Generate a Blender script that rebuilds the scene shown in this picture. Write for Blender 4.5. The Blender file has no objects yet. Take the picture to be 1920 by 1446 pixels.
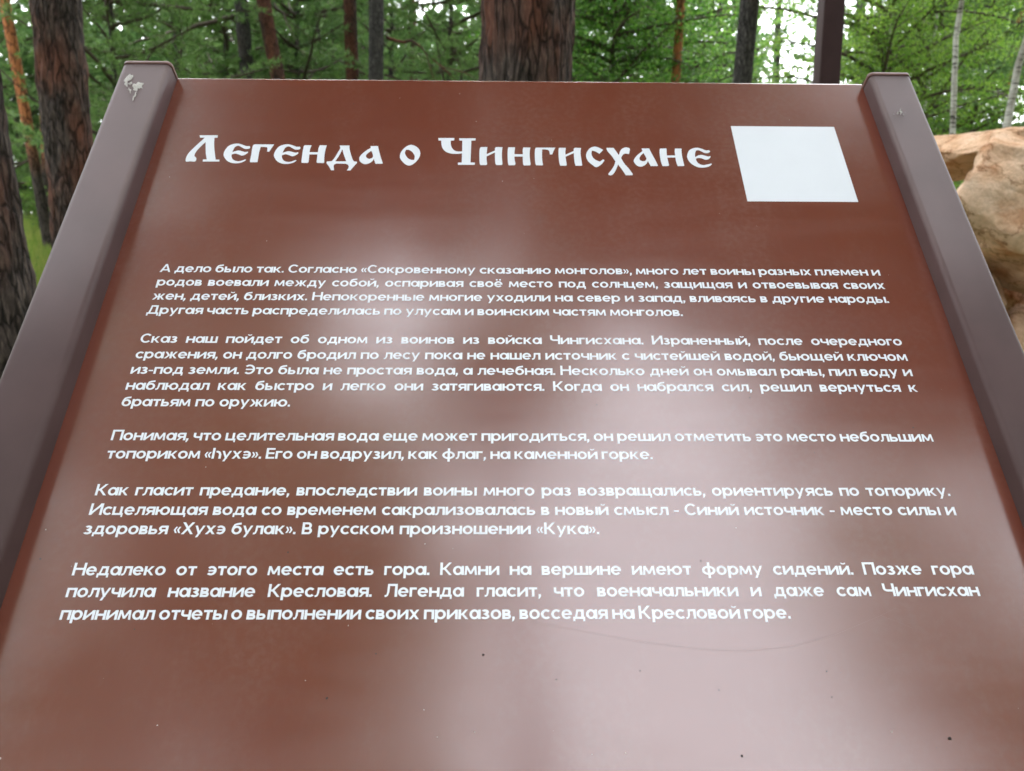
import bpy, bmesh, math, random
from mathutils import Vector, Matrix, Euler, noise
from mathutils.geometry import delaunay_2d_cdt

C = bpy.context.scene.collection
sc = bpy.context.scene
R = math.radians

# ------------------------------------------------------------------ camera, sky, sun, exposure
FPX = 1485.0
CAM_Z, PITCH = 1.25, R(10)
cd = bpy.data.cameras.new('camera')
cam = bpy.data.objects.new('camera', cd); C.objects.link(cam)
cd.sensor_width = 36; cd.lens = 36 * FPX / 1920
cd.clip_start = .02; cd.clip_end = 600
cam.location = (0, 0, CAM_Z); cam.rotation_euler = (R(90) - PITCH, 0, 0)
cd.dof.use_dof = True; cd.dof.focus_distance = .74; cd.dof.aperture_fstop = 10.5
sc.camera = cam

SUN_AZ, SUN_EL = R(-4), R(60)          # azimuth from +Y towards +X
w = bpy.data.worlds.new('World'); sc.world = w; w.use_nodes = True
wn, wl = w.node_tree.nodes, w.node_tree.links
bg = wn['Background']; bg.inputs['Strength'].default_value = .15
sky = wn.new('ShaderNodeTexSky'); sky.sky_type = 'NISHITA'; sky.sun_disc = False
sky.sun_elevation = SUN_EL; sky.sun_rotation = SUN_AZ
hs = wn.new('ShaderNodeHueSaturation'); hs.inputs['Saturation'].default_value = .16   # overcast: the blue goes, the brightness stays
wl.new(sky.outputs[0], hs.inputs['Color']); wl.new(hs.outputs[0], bg.inputs['Color'])
sd = bpy.data.lights.new('sun', 'SUN'); sd.energy = .5; sd.angle = R(30); sd.color = (1, .97, .93)
so = bpy.data.objects.new('sun', sd); C.objects.link(so); so.location = (0, 0, 40)
sv = Vector((math.sin(SUN_AZ) * math.cos(SUN_EL), math.cos(SUN_AZ) * math.cos(SUN_EL), math.sin(SUN_EL)))
so.rotation_euler = sv.to_track_quat('Z', 'Y').to_euler()
sc.view_settings.view_transform = 'Standard'; sc.view_settings.look = 'None'
sc.view_settings.gamma = 1; sc.view_settings.exposure = 3.26

# ------------------------------------------------------------------ helpers
CR, CU, CF = Vector((1, 0, 0)), Vector((0, math.sin(PITCH), math.cos(PITCH))), Vector((0, math.cos(PITCH), -math.sin(PITCH)))
def at(px, py, d):                      # world point seen at photo pixel (px, py), d metres along the view axis
    return Vector((0, 0, CAM_Z)) + d * (CF + (px - 960) / FPX * CR + (723 - py) / FPX * CU)
def smooth(a, b, x):
    t = min(1, max(0, (x - a) / (b - a))); return t * t * (3 - 2 * t)
def ground_z(x, y):
    rise = .1 * max(0, min(y, 24) - 3) + .03 * max(0, min(y, 70) - 24)
    k = .25 + .75 * smooth(6, -5, x)
    return rise * k + .07 * noise.noise((x * .35, y * .35, 0)) * smooth(2, 6, abs(y) + abs(x))
def tag(o, label=None, cat=None, group=None, kind=None):
    for k, v in (('label', label), ('category', cat), ('group', group), ('kind', kind)):
        if v: o[k] = v
    return o
def empty(name, loc=(0, 0, 0)):
    o = bpy.data.objects.new(name, None); C.objects.link(o); o.location = loc
    o.empty_display_size = .1; return o
def mesh(name, v, f, m, sm=False):
    me = bpy.data.meshes.new(name); me.from_pydata([tuple(p) for p in v], [], f)
    for k in (m if isinstance(m, (list, tuple)) else [m]): me.materials.append(k)
    if sm: me.polygons.foreach_set('use_smooth', [True] * len(f))
    me.update(); return me
def obj(name, v, f, m, parent=None, sm=False):
    o = bpy.data.objects.new(name, mesh(name, v, f, m, sm)); C.objects.link(o); o.parent = parent; return o
def put(name, me, parent=None, loc=(0, 0, 0), rz=0, s=1):
    o = bpy.data.objects.new(name, me); C.objects.link(o); o.parent = parent
    o.location = loc; o.rotation_euler = (0, 0, rz); o.scale = (s, s, s); return o

# ------------------------------------------------------------------ materials
def mat(name):
    m = bpy.data.materials.new(name); m.use_nodes = True
    return m, m.node_tree.nodes, m.node_tree.links, m.node_tree.nodes['Principled BSDF']
def nd(n, t, **kw):
    o = n.new(t)
    for k, v in kw.items():
        if k in o.inputs: o.inputs[k].default_value = v
        else: setattr(o, k, v)
    return o
def coords(n, l, scale=(1, 1, 1)):
    tc = n.new('ShaderNodeTexCoord'); mp = n.new('ShaderNodeMapping'); mp.inputs['Scale'].default_value = scale
    l.new(tc.outputs['Object'], mp.inputs['Vector']); return mp.outputs[0]
def ramp(n, l, src, stops):
    r = n.new('ShaderNodeValToRGB'); e = r.color_ramp.elements
    while len(e) < len(stops): e.new(.5)
    for k, (p, c) in zip(e, stops): k.position = p; k.color = (*c, 1)
    l.new(src, r.inputs[0]); return r.outputs[0]
def bump(n, l, b, src, s, d):
    k = nd(n, 'ShaderNodeBump', Strength=s, Distance=d); l.new(src, k.inputs['Height']); l.new(k.outputs[0], b.inputs['Normal'])

def m_panel():
    m, n, l, b = mat('brown_panel_paint')
    v = coords(n, l)
    a = nd(n, 'ShaderNodeTexNoise', Scale=2.5, Detail=6); l.new(v, a.inputs['Vector'])
    dn = nd(n, 'ShaderNodeTexNoise', Scale=3.5, Detail=9, Roughness=.7); l.new(coords(n, l, (1.6, .7, 1)), dn.inputs['Vector'])
    df = nd(n, 'ShaderNodeTexNoise', Scale=160, Detail=3); l.new(v, df.inputs['Vector'])
    dm = nd(n, 'ShaderNodeMath', operation='MULTIPLY'); l.new(ramp(n, l, dn.outputs['Fac'], [(.45, (0, 0, 0)), (.75, (.16, .16, .16))]), dm.inputs[0])
    l.new(ramp(n, l, df.outputs['Fac'], [(.4, (.35, .35, .35)), (.65, (1, 1, 1))]), dm.inputs[1])
    dx = nd(n, 'ShaderNodeMixRGB', blend_type='MIX'); dx.inputs[2].default_value = (.34, .27, .23, 1); l.new(dm.outputs[0], dx.inputs[0])   # dust film
    l.new(ramp(n, l, a.outputs['Fac'], [(.3, (.152, .035, .0175)), (.7, (.174, .043, .023))]), dx.inputs[1]); l.new(dx.outputs[0], b.inputs['Base Color'])
    q = nd(n, 'ShaderNodeTexNoise', Scale=7, Detail=8, Roughness=.65); l.new(coords(n, l, (1, 5, 1)), q.inputs['Vector'])
    mr = nd(n, 'ShaderNodeMapRange'); mr.inputs['From Min'].default_value = .3; mr.inputs['From Max'].default_value = .75
    mr.inputs['To Min'].default_value = .15; mr.inputs['To Max'].default_value = .215
    l.new(q.outputs['Fac'], mr.inputs['Value']); l.new(mr.outputs[0], b.inputs['Roughness'])
    b.inputs['IOR'].default_value = 1.72; b.inputs['Specular IOR Level'].default_value = 1.0
    bump(n, l, b, q.outputs['Fac'], .04, .0006)
    return m
def m_plain(name, col, rough, var=.0, spec=.5, sc_=30, bmp=0):
    m, n, l, b = mat(name)
    a = nd(n, 'ShaderNodeTexNoise', Scale=sc_, Detail=6); l.new(coords(n, l), a.inputs['Vector'])
    lo = tuple(c * (1 - var) for c in col); hi = tuple(min(1, c * (1 + var)) for c in col)
    l.new(ramp(n, l, a.outputs['Fac'], [(.3, lo), (.7, hi)]), b.inputs['Base Color'])
    b.inputs['Roughness'].default_value = rough; b.inputs['Specular IOR Level'].default_value = spec
    if bmp: bump(n, l, b, a.outputs['Fac'], .3, bmp)
    return m
def m_bark(name, dark, mid, red, zs=.22, scale=22, redmix=.5, foot=None):
    m, n, l, b = mat(name)
    v = coords(n, l, (1, 1, zs))
    nz = nd(n, 'ShaderNodeTexNoise', Scale=scale * .5, Detail=5); l.new(v, nz.inputs['Vector'])
    add = nd(n, 'ShaderNodeMixRGB', blend_type='ADD', Fac=.16); l.new(v, add.inputs[1]); l.new(nz.outputs['Color'], add.inputs[2])
    vo = nd(n, 'ShaderNodeTexVoronoi', feature='DISTANCE_TO_EDGE', Scale=scale); l.new(add.outputs[0], vo.inputs['Vector'])
    vc = nd(n, 'ShaderNodeTexVoronoi', Scale=scale); l.new(add.outputs[0], vc.inputs['Vector'])
    fine = nd(n, 'ShaderNodeTexNoise', Scale=scale * 3, Detail=8, Roughness=.7); l.new(v, fine.inputs['Vector'])
    big = nd(n, 'ShaderNodeTexNoise', Scale=3.2, Detail=4); l.new(coords(n, l, (1, 1, .5)), big.inputs['Vector'])
    plate = ramp(n, l, fine.outputs['Fac'], [(.3, dark), (.5, mid), (.6, tuple(c * 1.7 for c in mid)), (.7, tuple(min(1, c * 3.4 + .01) for c in mid))])
    rd = ramp(n, l, big.outputs['Fac'], [(.62 - redmix * .3, (0, 0, 0)), (.78 - redmix * .3, (1, 1, 1))])
    mx = nd(n, 'ShaderNodeMixRGB', blend_type='MIX'); l.new(rd, mx.inputs[0]); l.new(plate, mx.inputs[1])
    rr = nd(n, 'ShaderNodeMixRGB', blend_type='MULTIPLY', Fac=.75); rr.inputs[1].default_value = (*[c * 2.2 for c in red], 1)
    l.new(ramp(n, l, fine.outputs['Fac'], [(.3, (.15, .13, .12)), (.7, (.8, .75, .7))]), rr.inputs[2])
    l.new(rr.outputs[0], mx.inputs[2])
    cr = ramp(n, l, vo.outputs['Distance'], [(0, (.2, .19, .18)), (.13, (1, 1, 1))])
    cm = nd(n, 'ShaderNodeMixRGB', blend_type='MULTIPLY', Fac=1); l.new(mx.outputs[0], cm.inputs[1]); l.new(cr, cm.inputs[2])
    out = cm.outputs[0]
    if foot:                               # the orange skin of a pine starts some way up; below it the bark is grey
        tc = n.new('ShaderNodeTexCoord'); sx = n.new('ShaderNodeSeparateXYZ'); l.new(tc.outputs['Object'], sx.inputs[0])
        mr = nd(n, 'ShaderNodeMapRange'); mr.inputs['From Min'].default_value = foot; mr.inputs['From Max'].default_value = foot + 1.1
        l.new(sx.outputs['Z'], mr.inputs['Value'])
        fm = nd(n, 'ShaderNodeMixRGB', blend_type='MIX'); l.new(mr.outputs[0], fm.inputs[0]); l.new(out, fm.inputs[2])
        gm = nd(n, 'ShaderNodeMixRGB', blend_type='MULTIPLY', Fac=1); l.new(cr, gm.inputs[1])
        l.new(ramp(n, l, fine.outputs['Fac'], [(.3, (.02, .016, .014)), (.6, (.07, .055, .045))]), gm.inputs[2]); l.new(gm.outputs[0], fm.inputs[1]); out = fm.outputs[0]
    l.new(out, b.inputs['Base Color'])
    b.inputs['Roughness'].default_value = .9; b.inputs['Specular IOR Level'].default_value = .25
    hsum = nd(n, 'ShaderNodeMixRGB', blend_type='MIX', Fac=.35); l.new(cr, hsum.inputs[1]); l.new(fine.outputs['Fac'], hsum.inputs[2])
    bump(n, l, b, hsum.outputs[0], .9, .02)
    return m
def m_birch():
    m, n, l, b = mat('birch_bark')
    a = nd(n, 'ShaderNodeTexNoise', Scale=9, Detail=5, Roughness=.7); l.new(coords(n, l, (.8, .8, 5)), a.inputs['Vector'])
    c = nd(n, 'ShaderNodeTexNoise', Scale=2.6, Detail=4); l.new(coords(n, l), c.inputs['Vector'])
    w1 = ramp(n, l, a.outputs['Fac'], [(.40, (.03, .028, .026)), (.46, (.50, .48, .44)), (.7, (.72, .70, .66))])
    w2 = ramp(n, l, c.outputs['Fac'], [(.35, (.35, .3, .26)), (.55, (1, 1, 1))])
    x = nd(n, 'ShaderNodeMixRGB', blend_type='MULTIPLY', Fac=1); l.new(w1, x.inputs[1]); l.new(w2, x.inputs[2])
    l.new(x.outputs[0], b.inputs['Base Color']); b.inputs['Roughness'].default_value = .75
    bump(n, l, b, a.outputs['Fac'], .4, .01)
    return m
def m_leaf(name, c1, c2, c3, trans=.35, rough=.55, scale=1.3):
    m, n, l, b = mat(name)
    g = nd(n, 'ShaderNodeNewGeometry')
    oi = n.new('ShaderNodeObjectInfo')
    nz = nd(n, 'ShaderNodeTexNoise', Scale=scale, Detail=3); l.new(coords(n, l), nz.inputs['Vector'])
    mth = nd(n, 'ShaderNodeMath', operation='MULTIPLY_ADD'); l.new(g.outputs['Random Per Island'], mth.inputs[0]); mth.inputs[1].default_value = .45
    l.new(nz.outputs['Fac'], mth.inputs[2])
    m2 = nd(n, 'ShaderNodeMath', operation='MULTIPLY_ADD'); l.new(oi.outputs['Random'], m2.inputs[0]); m2.inputs[1].default_value = .25
    l.new(mth.outputs[0], m2.inputs[2])
    col = ramp(n, l, m2.outputs[0], [(.45, c1), (.8, c2), (1, c3)])
    l.new(col, b.inputs['Base Color']); b.inputs['Roughness'].default_value = rough; b.inputs['Specular IOR Level'].default_value = .3
    tr = n.new('ShaderNodeBsdfTranslucent'); l.new(col, tr.inputs['Color'])
    ms = n.new('ShaderNodeMixShader'); ms.inputs[0].default_value = trans
    l.new(b.outputs[0], ms.inputs[1]); l.new(tr.outputs[0], ms.inputs[2]); l.new(ms.outputs[0], n['Material Output'].inputs['Surface'])
    return m
def m_stone():
    m, n, l, b = mat('sandstone')
    v = coords(n, l)
    a = nd(n, 'ShaderNodeTexNoise', Scale=3.1, Detail=9, Roughness=.62); l.new(v, a.inputs['Vector'])
    s = nd(n, 'ShaderNodeTexNoise', Scale=5, Detail=7, Roughness=.6); l.new(coords(n, l, (1, 1, 1.25)), s.inputs['Vector'])
    f = nd(n, 'ShaderNodeTexNoise', Scale=45, Detail=8, Roughness=.7); l.new(v, f.inputs['Vector'])
    c1 = ramp(n, l, a.outputs['Fac'], [(.3, (.60, .28, .13)), (.42, (.76, .49, .31)), (.6, (.83, .59, .42)), (.75, (.87, .70, .55))])
    c2 = ramp(n, l, s.outputs['Fac'], [(.32, (.55, .36, .22)), (.5, (1, 1, 1))])
    x = nd(n, 'ShaderNodeMixRGB', blend_type='MULTIPLY', Fac=.75); l.new(c1, x.inputs[1]); l.new(c2, x.inputs[2])
    y = nd(n, 'ShaderNodeMixRGB', blend_type='MULTIPLY', Fac=.5); l.new(x.outputs[0], y.inputs[1])
    l.new(ramp(n, l, f.outputs['Fac'], [(.3, (.55, .5, .45)), (.6, (1, 1, 1))]), y.inputs[2])
    wv = nd(n, 'ShaderNodeTexVoronoi', feature='DISTANCE_TO_EDGE', Scale=2.6); wm = nd(n, 'ShaderNodeMixRGB', blend_type='ADD', Fac=.5)
    l.new(v, wm.inputs[1]); l.new(s.outputs['Color'], wm.inputs[2]); l.new(wm.outputs[0], wv.inputs['Vector'])
    z = nd(n, 'ShaderNodeMixRGB', blend_type='MULTIPLY', Fac=.8); l.new(y.outputs[0], z.inputs[1])
    l.new(ramp(n, l, wv.outputs['Distance'], [(0, (.30, .2, .14)), (.012, (.62, .5, .4)), (.035, (1, 1, 1))]), z.inputs[2])
    l.new(z.outputs[0], b.inputs['Base Color']); b.inputs['Roughness'].default_value = .92; b.inputs['Specular IOR Level'].default_value = .2
    h = nd(n, 'ShaderNodeMixRGB', blend_type='MIX', Fac=.5); l.new(s.outputs['Fac'], h.inputs[1]); l.new(f.outputs['Fac'], h.inputs[2])
    bump(n, l, b, h.outputs[0], 1, .05)
    return m
def m_ground():
    m, n, l, b = mat('forest_floor')
    a = nd(n, 'ShaderNodeTexNoise', Scale=1.1, Detail=8, Roughness=.65); l.new(coords(n, l), a.inputs['Vector'])
    f = nd(n, 'ShaderNodeTexNoise', Scale=30, Detail=8, Roughness=.7); l.new(coords(n, l), f.inputs['Vector'])
    c = ramp(n, l, a.outputs['Fac'], [(.35, (.05, .075, .018)), (.5, (.10, .12, .03)), (.62, (.12, .10, .05)), (.75, (.10, .07, .045))])
    y = nd(n, 'ShaderNodeMixRGB', blend_type='MULTIPLY', Fac=.7); l.new(c, y.inputs[1]); l.new(ramp(n, l, f.outputs['Fac'], [(.3, (.4, .4, .4)), (.6, (1, 1, 1))]), y.inputs[2])
    l.new(y.outputs[0], b.inputs['Base Color']); b.inputs['Roughness'].default_value = .95
    bump(n, l, b, f.outputs['Fac'], .7, .04)
    return m
PANEL = m_panel()
POST = m_plain('dark_brown_steel', (.080, .047, .046), .52, .12, .22, 14, .0004)
MATT = m_plain('matt_dark_brown_paint', (.030, .014, .013), .8, .15, .2, 14, .0004)
CAP = m_plain('brown_plastic_cap', (.13, .055, .045), .45, .1, .5)
VINYL = m_plain('white_vinyl', (.77, .78, .83), .26, .01, .8)
DROP = m_plain('chalky_dropping', (.50, .47, .44), .9, .3, .2, 900)
SOIL = m_plain('dark_grime', (.035, .02, .015), .8, .3, .3, 400)
PALE = m_plain('pale_grit', (.45, .36, .32), .8, .2, .3, 400)
FILM = m_plain('scratch_film', (.17, .05, .03), .30, .1, .4, 400)
BARK = m_bark('old_pine_bark', (.014, .010, .009), (.056, .041, .035), (.085, .034, .022), .22, 21, .5)
BARK_GREY = m_bark('grey_pine_bark', (.020, .018, .017), (.052, .047, .043), (.05, .038, .03), .25, 26, .15)
BARK_RED = m_bark('reddish_pine_bark', (.02, .012, .010), (.060, .032, .024), (.085, .034, .02), .25, 26, .8)
BARK_ORANGE = m_bark('orange_pine_bark', (.10, .045, .02), (.24, .10, .045), (.30, .115, .045), .35, 15, 1.0, 1.3)
BARK_TWIG = m_plain('brown_twig', (.075, .058, .044), .9, .3, .2, 12)
BIRCH = m_birch()
ASPEN = m_plain('green_grey_bark', (.20, .22, .15), .8, .3, .3, 9)
NEEDLE = m_leaf('pine_needles', (.055, .115, .034), (.11, .21, .058), (.17, .28, .08), .5)
NEEDLE_LIGHT = m_leaf('young_pine_needles', (.045, .10, .022), (.08, .165, .034), (.14, .235, .055), .4)
LEAF = m_leaf('birch_leaves', (.055, .13, .016), (.115, .25, .028), (.21, .35, .05), .5)
ASPEN_LEAF = m_leaf('aspen_leaves', (.04, .12, .016), (.08, .21, .026), (.19, .34, .06), .5)
FAR = m_leaf('far_foliage', (.055, .115, .036), (.09, .175, .052), (.14, .24, .075), .5, .7, .25)
GRASS = m_leaf('grass_blades', (.07, .14, .018), (.13, .22, .03), (.26, .28, .07), .45, .6, .8)
STONE = m_stone()
GROUND = m_ground()

# board coordinates are millimetres in the plane of the panel
BO=Vector((0.01262,1.02272,1.45016));BU=Vector((0.99988,0.01475,-0.00550));BV=Vector((-0.00571,0.66511,0.74672))
SPECK_DARK=[(-125.4, -357.2, 2.5), (-56.5, -375.0, 2), (63.0, -461.0, 2.3), (351.0, -484.4, 2.5), (306.7, -746.0, 5), (150.5, -757.2, 3), (-38.8, -685.1, 3.2), (-155.5, -716.3, 3.5), (-121.5, -684.1, 2.5), (255.0, -510.2, 2), (139.8, -610.2, 2.6), (206.3, -453.1, 2.2), (17.1, -703.4, 2), (225.5, -698.1, 2), (225.5, -716.7, 2), (140.3, -711.4, 1.8), (-200.7, -602.7, 3), (294.4, -245.4, 1.5), (-201.9, -46.1, 2), (109.8, -262.7, 1.5), (-311.2, -665.0, 2), (-401.2, -608.1, 3), (81.6, -697.3, 1.8), (-14.0, -556.6, 2), (241.8, -486.3, 2)]
SPECK_LIGHT=[(-404.4, -582.8, 2.2), (-384.9, -756.5, 3), (264.7, -741.1, 2.6), (65.8, -754.8, 2.4), (-71.6, -743.5, 2), (-44.3, -740.3, 2), (-82.4, -724.8, 1.8), (-277.5, -734.8, 2), (-173.1, -703.6, 1.8), (-76.0, -26.1, 1.8), (-55.1, -75.5, 2), (-147.4, -34.8, 1.8), (-24.3, -173.4, 2.2), (10.8, -168.9, 1.8), (32.5, -106.4, 1.8), (-88.3, -595.4, 2), (-353.3, -618.9, 1.6), (-374.3, -614.4, 1.4), (-271.2, -263.3, 2), (173.5, -581.3, 1.5), (-145.0, -662.5, 1.8), (-283.2, -525.1, 1.6), (-392.7, -170.4, 1.8), (316.7, -68.3, 1.6), (41.3, -755.7, 1.6), (-172.5, -114.9, 1.6), (111.7, -566.9, 1.6)]
DROP_A=[[(-464.77, -25.6), (-459.01, -26.74), (-457.91, -34.48), (-461.8, -37.66), (-464.49, -42.5), (-460.71, -48.4), (-464.49, -45.6), (-467.52, -36.54)], [(-454.64, -44.75), (-449.61, -39.9), (-442.85, -42.21), (-441.66, -50.53), (-447.05, -50.6), (-448.22, -55.34), (-452.34, -54.21), (-451.66, -50.66)], [(-461.4, -42.46), (-457.64, -38.81), (-455.7, -41.66), (-458.32, -45.52)], [(-447.94, -56.51), (-446.57, -55.79), (-447.7, -67.04), (-448.58, -72.85), (-449.25, -68.22)], [(-458.88, -49.57), (-457.05, -50.73), (-453.21, -60.11), (-455.03, -58.96)]]
DROP_B=[[(439.42, -71.79), (440.71, -72.24), (439.16, -76.91), (441.04, -75.72), (440.11, -79.21), (437.02, -82.02), (438.54, -78.07), (438.21, -75.76)], [(435.23, -76.95), (436.33, -76.94), (434.48, -81.59), (433.98, -81.13)], [(440.4, -81.06), (441.69, -81.5), (440.32, -84.28)]]
SCRATCH=[[(-3.74, -659.37), (36.0, -666.72), (83.56, -675.45), (128.82, -681.24), (164.0, -682.94), (202.25, -679.37), (235.47, -671.25), (277.47, -655.63), (292.01, -649.26)], [(277.57, -655.21), (289.22, -659.88), (300.62, -665.15)]]
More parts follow.
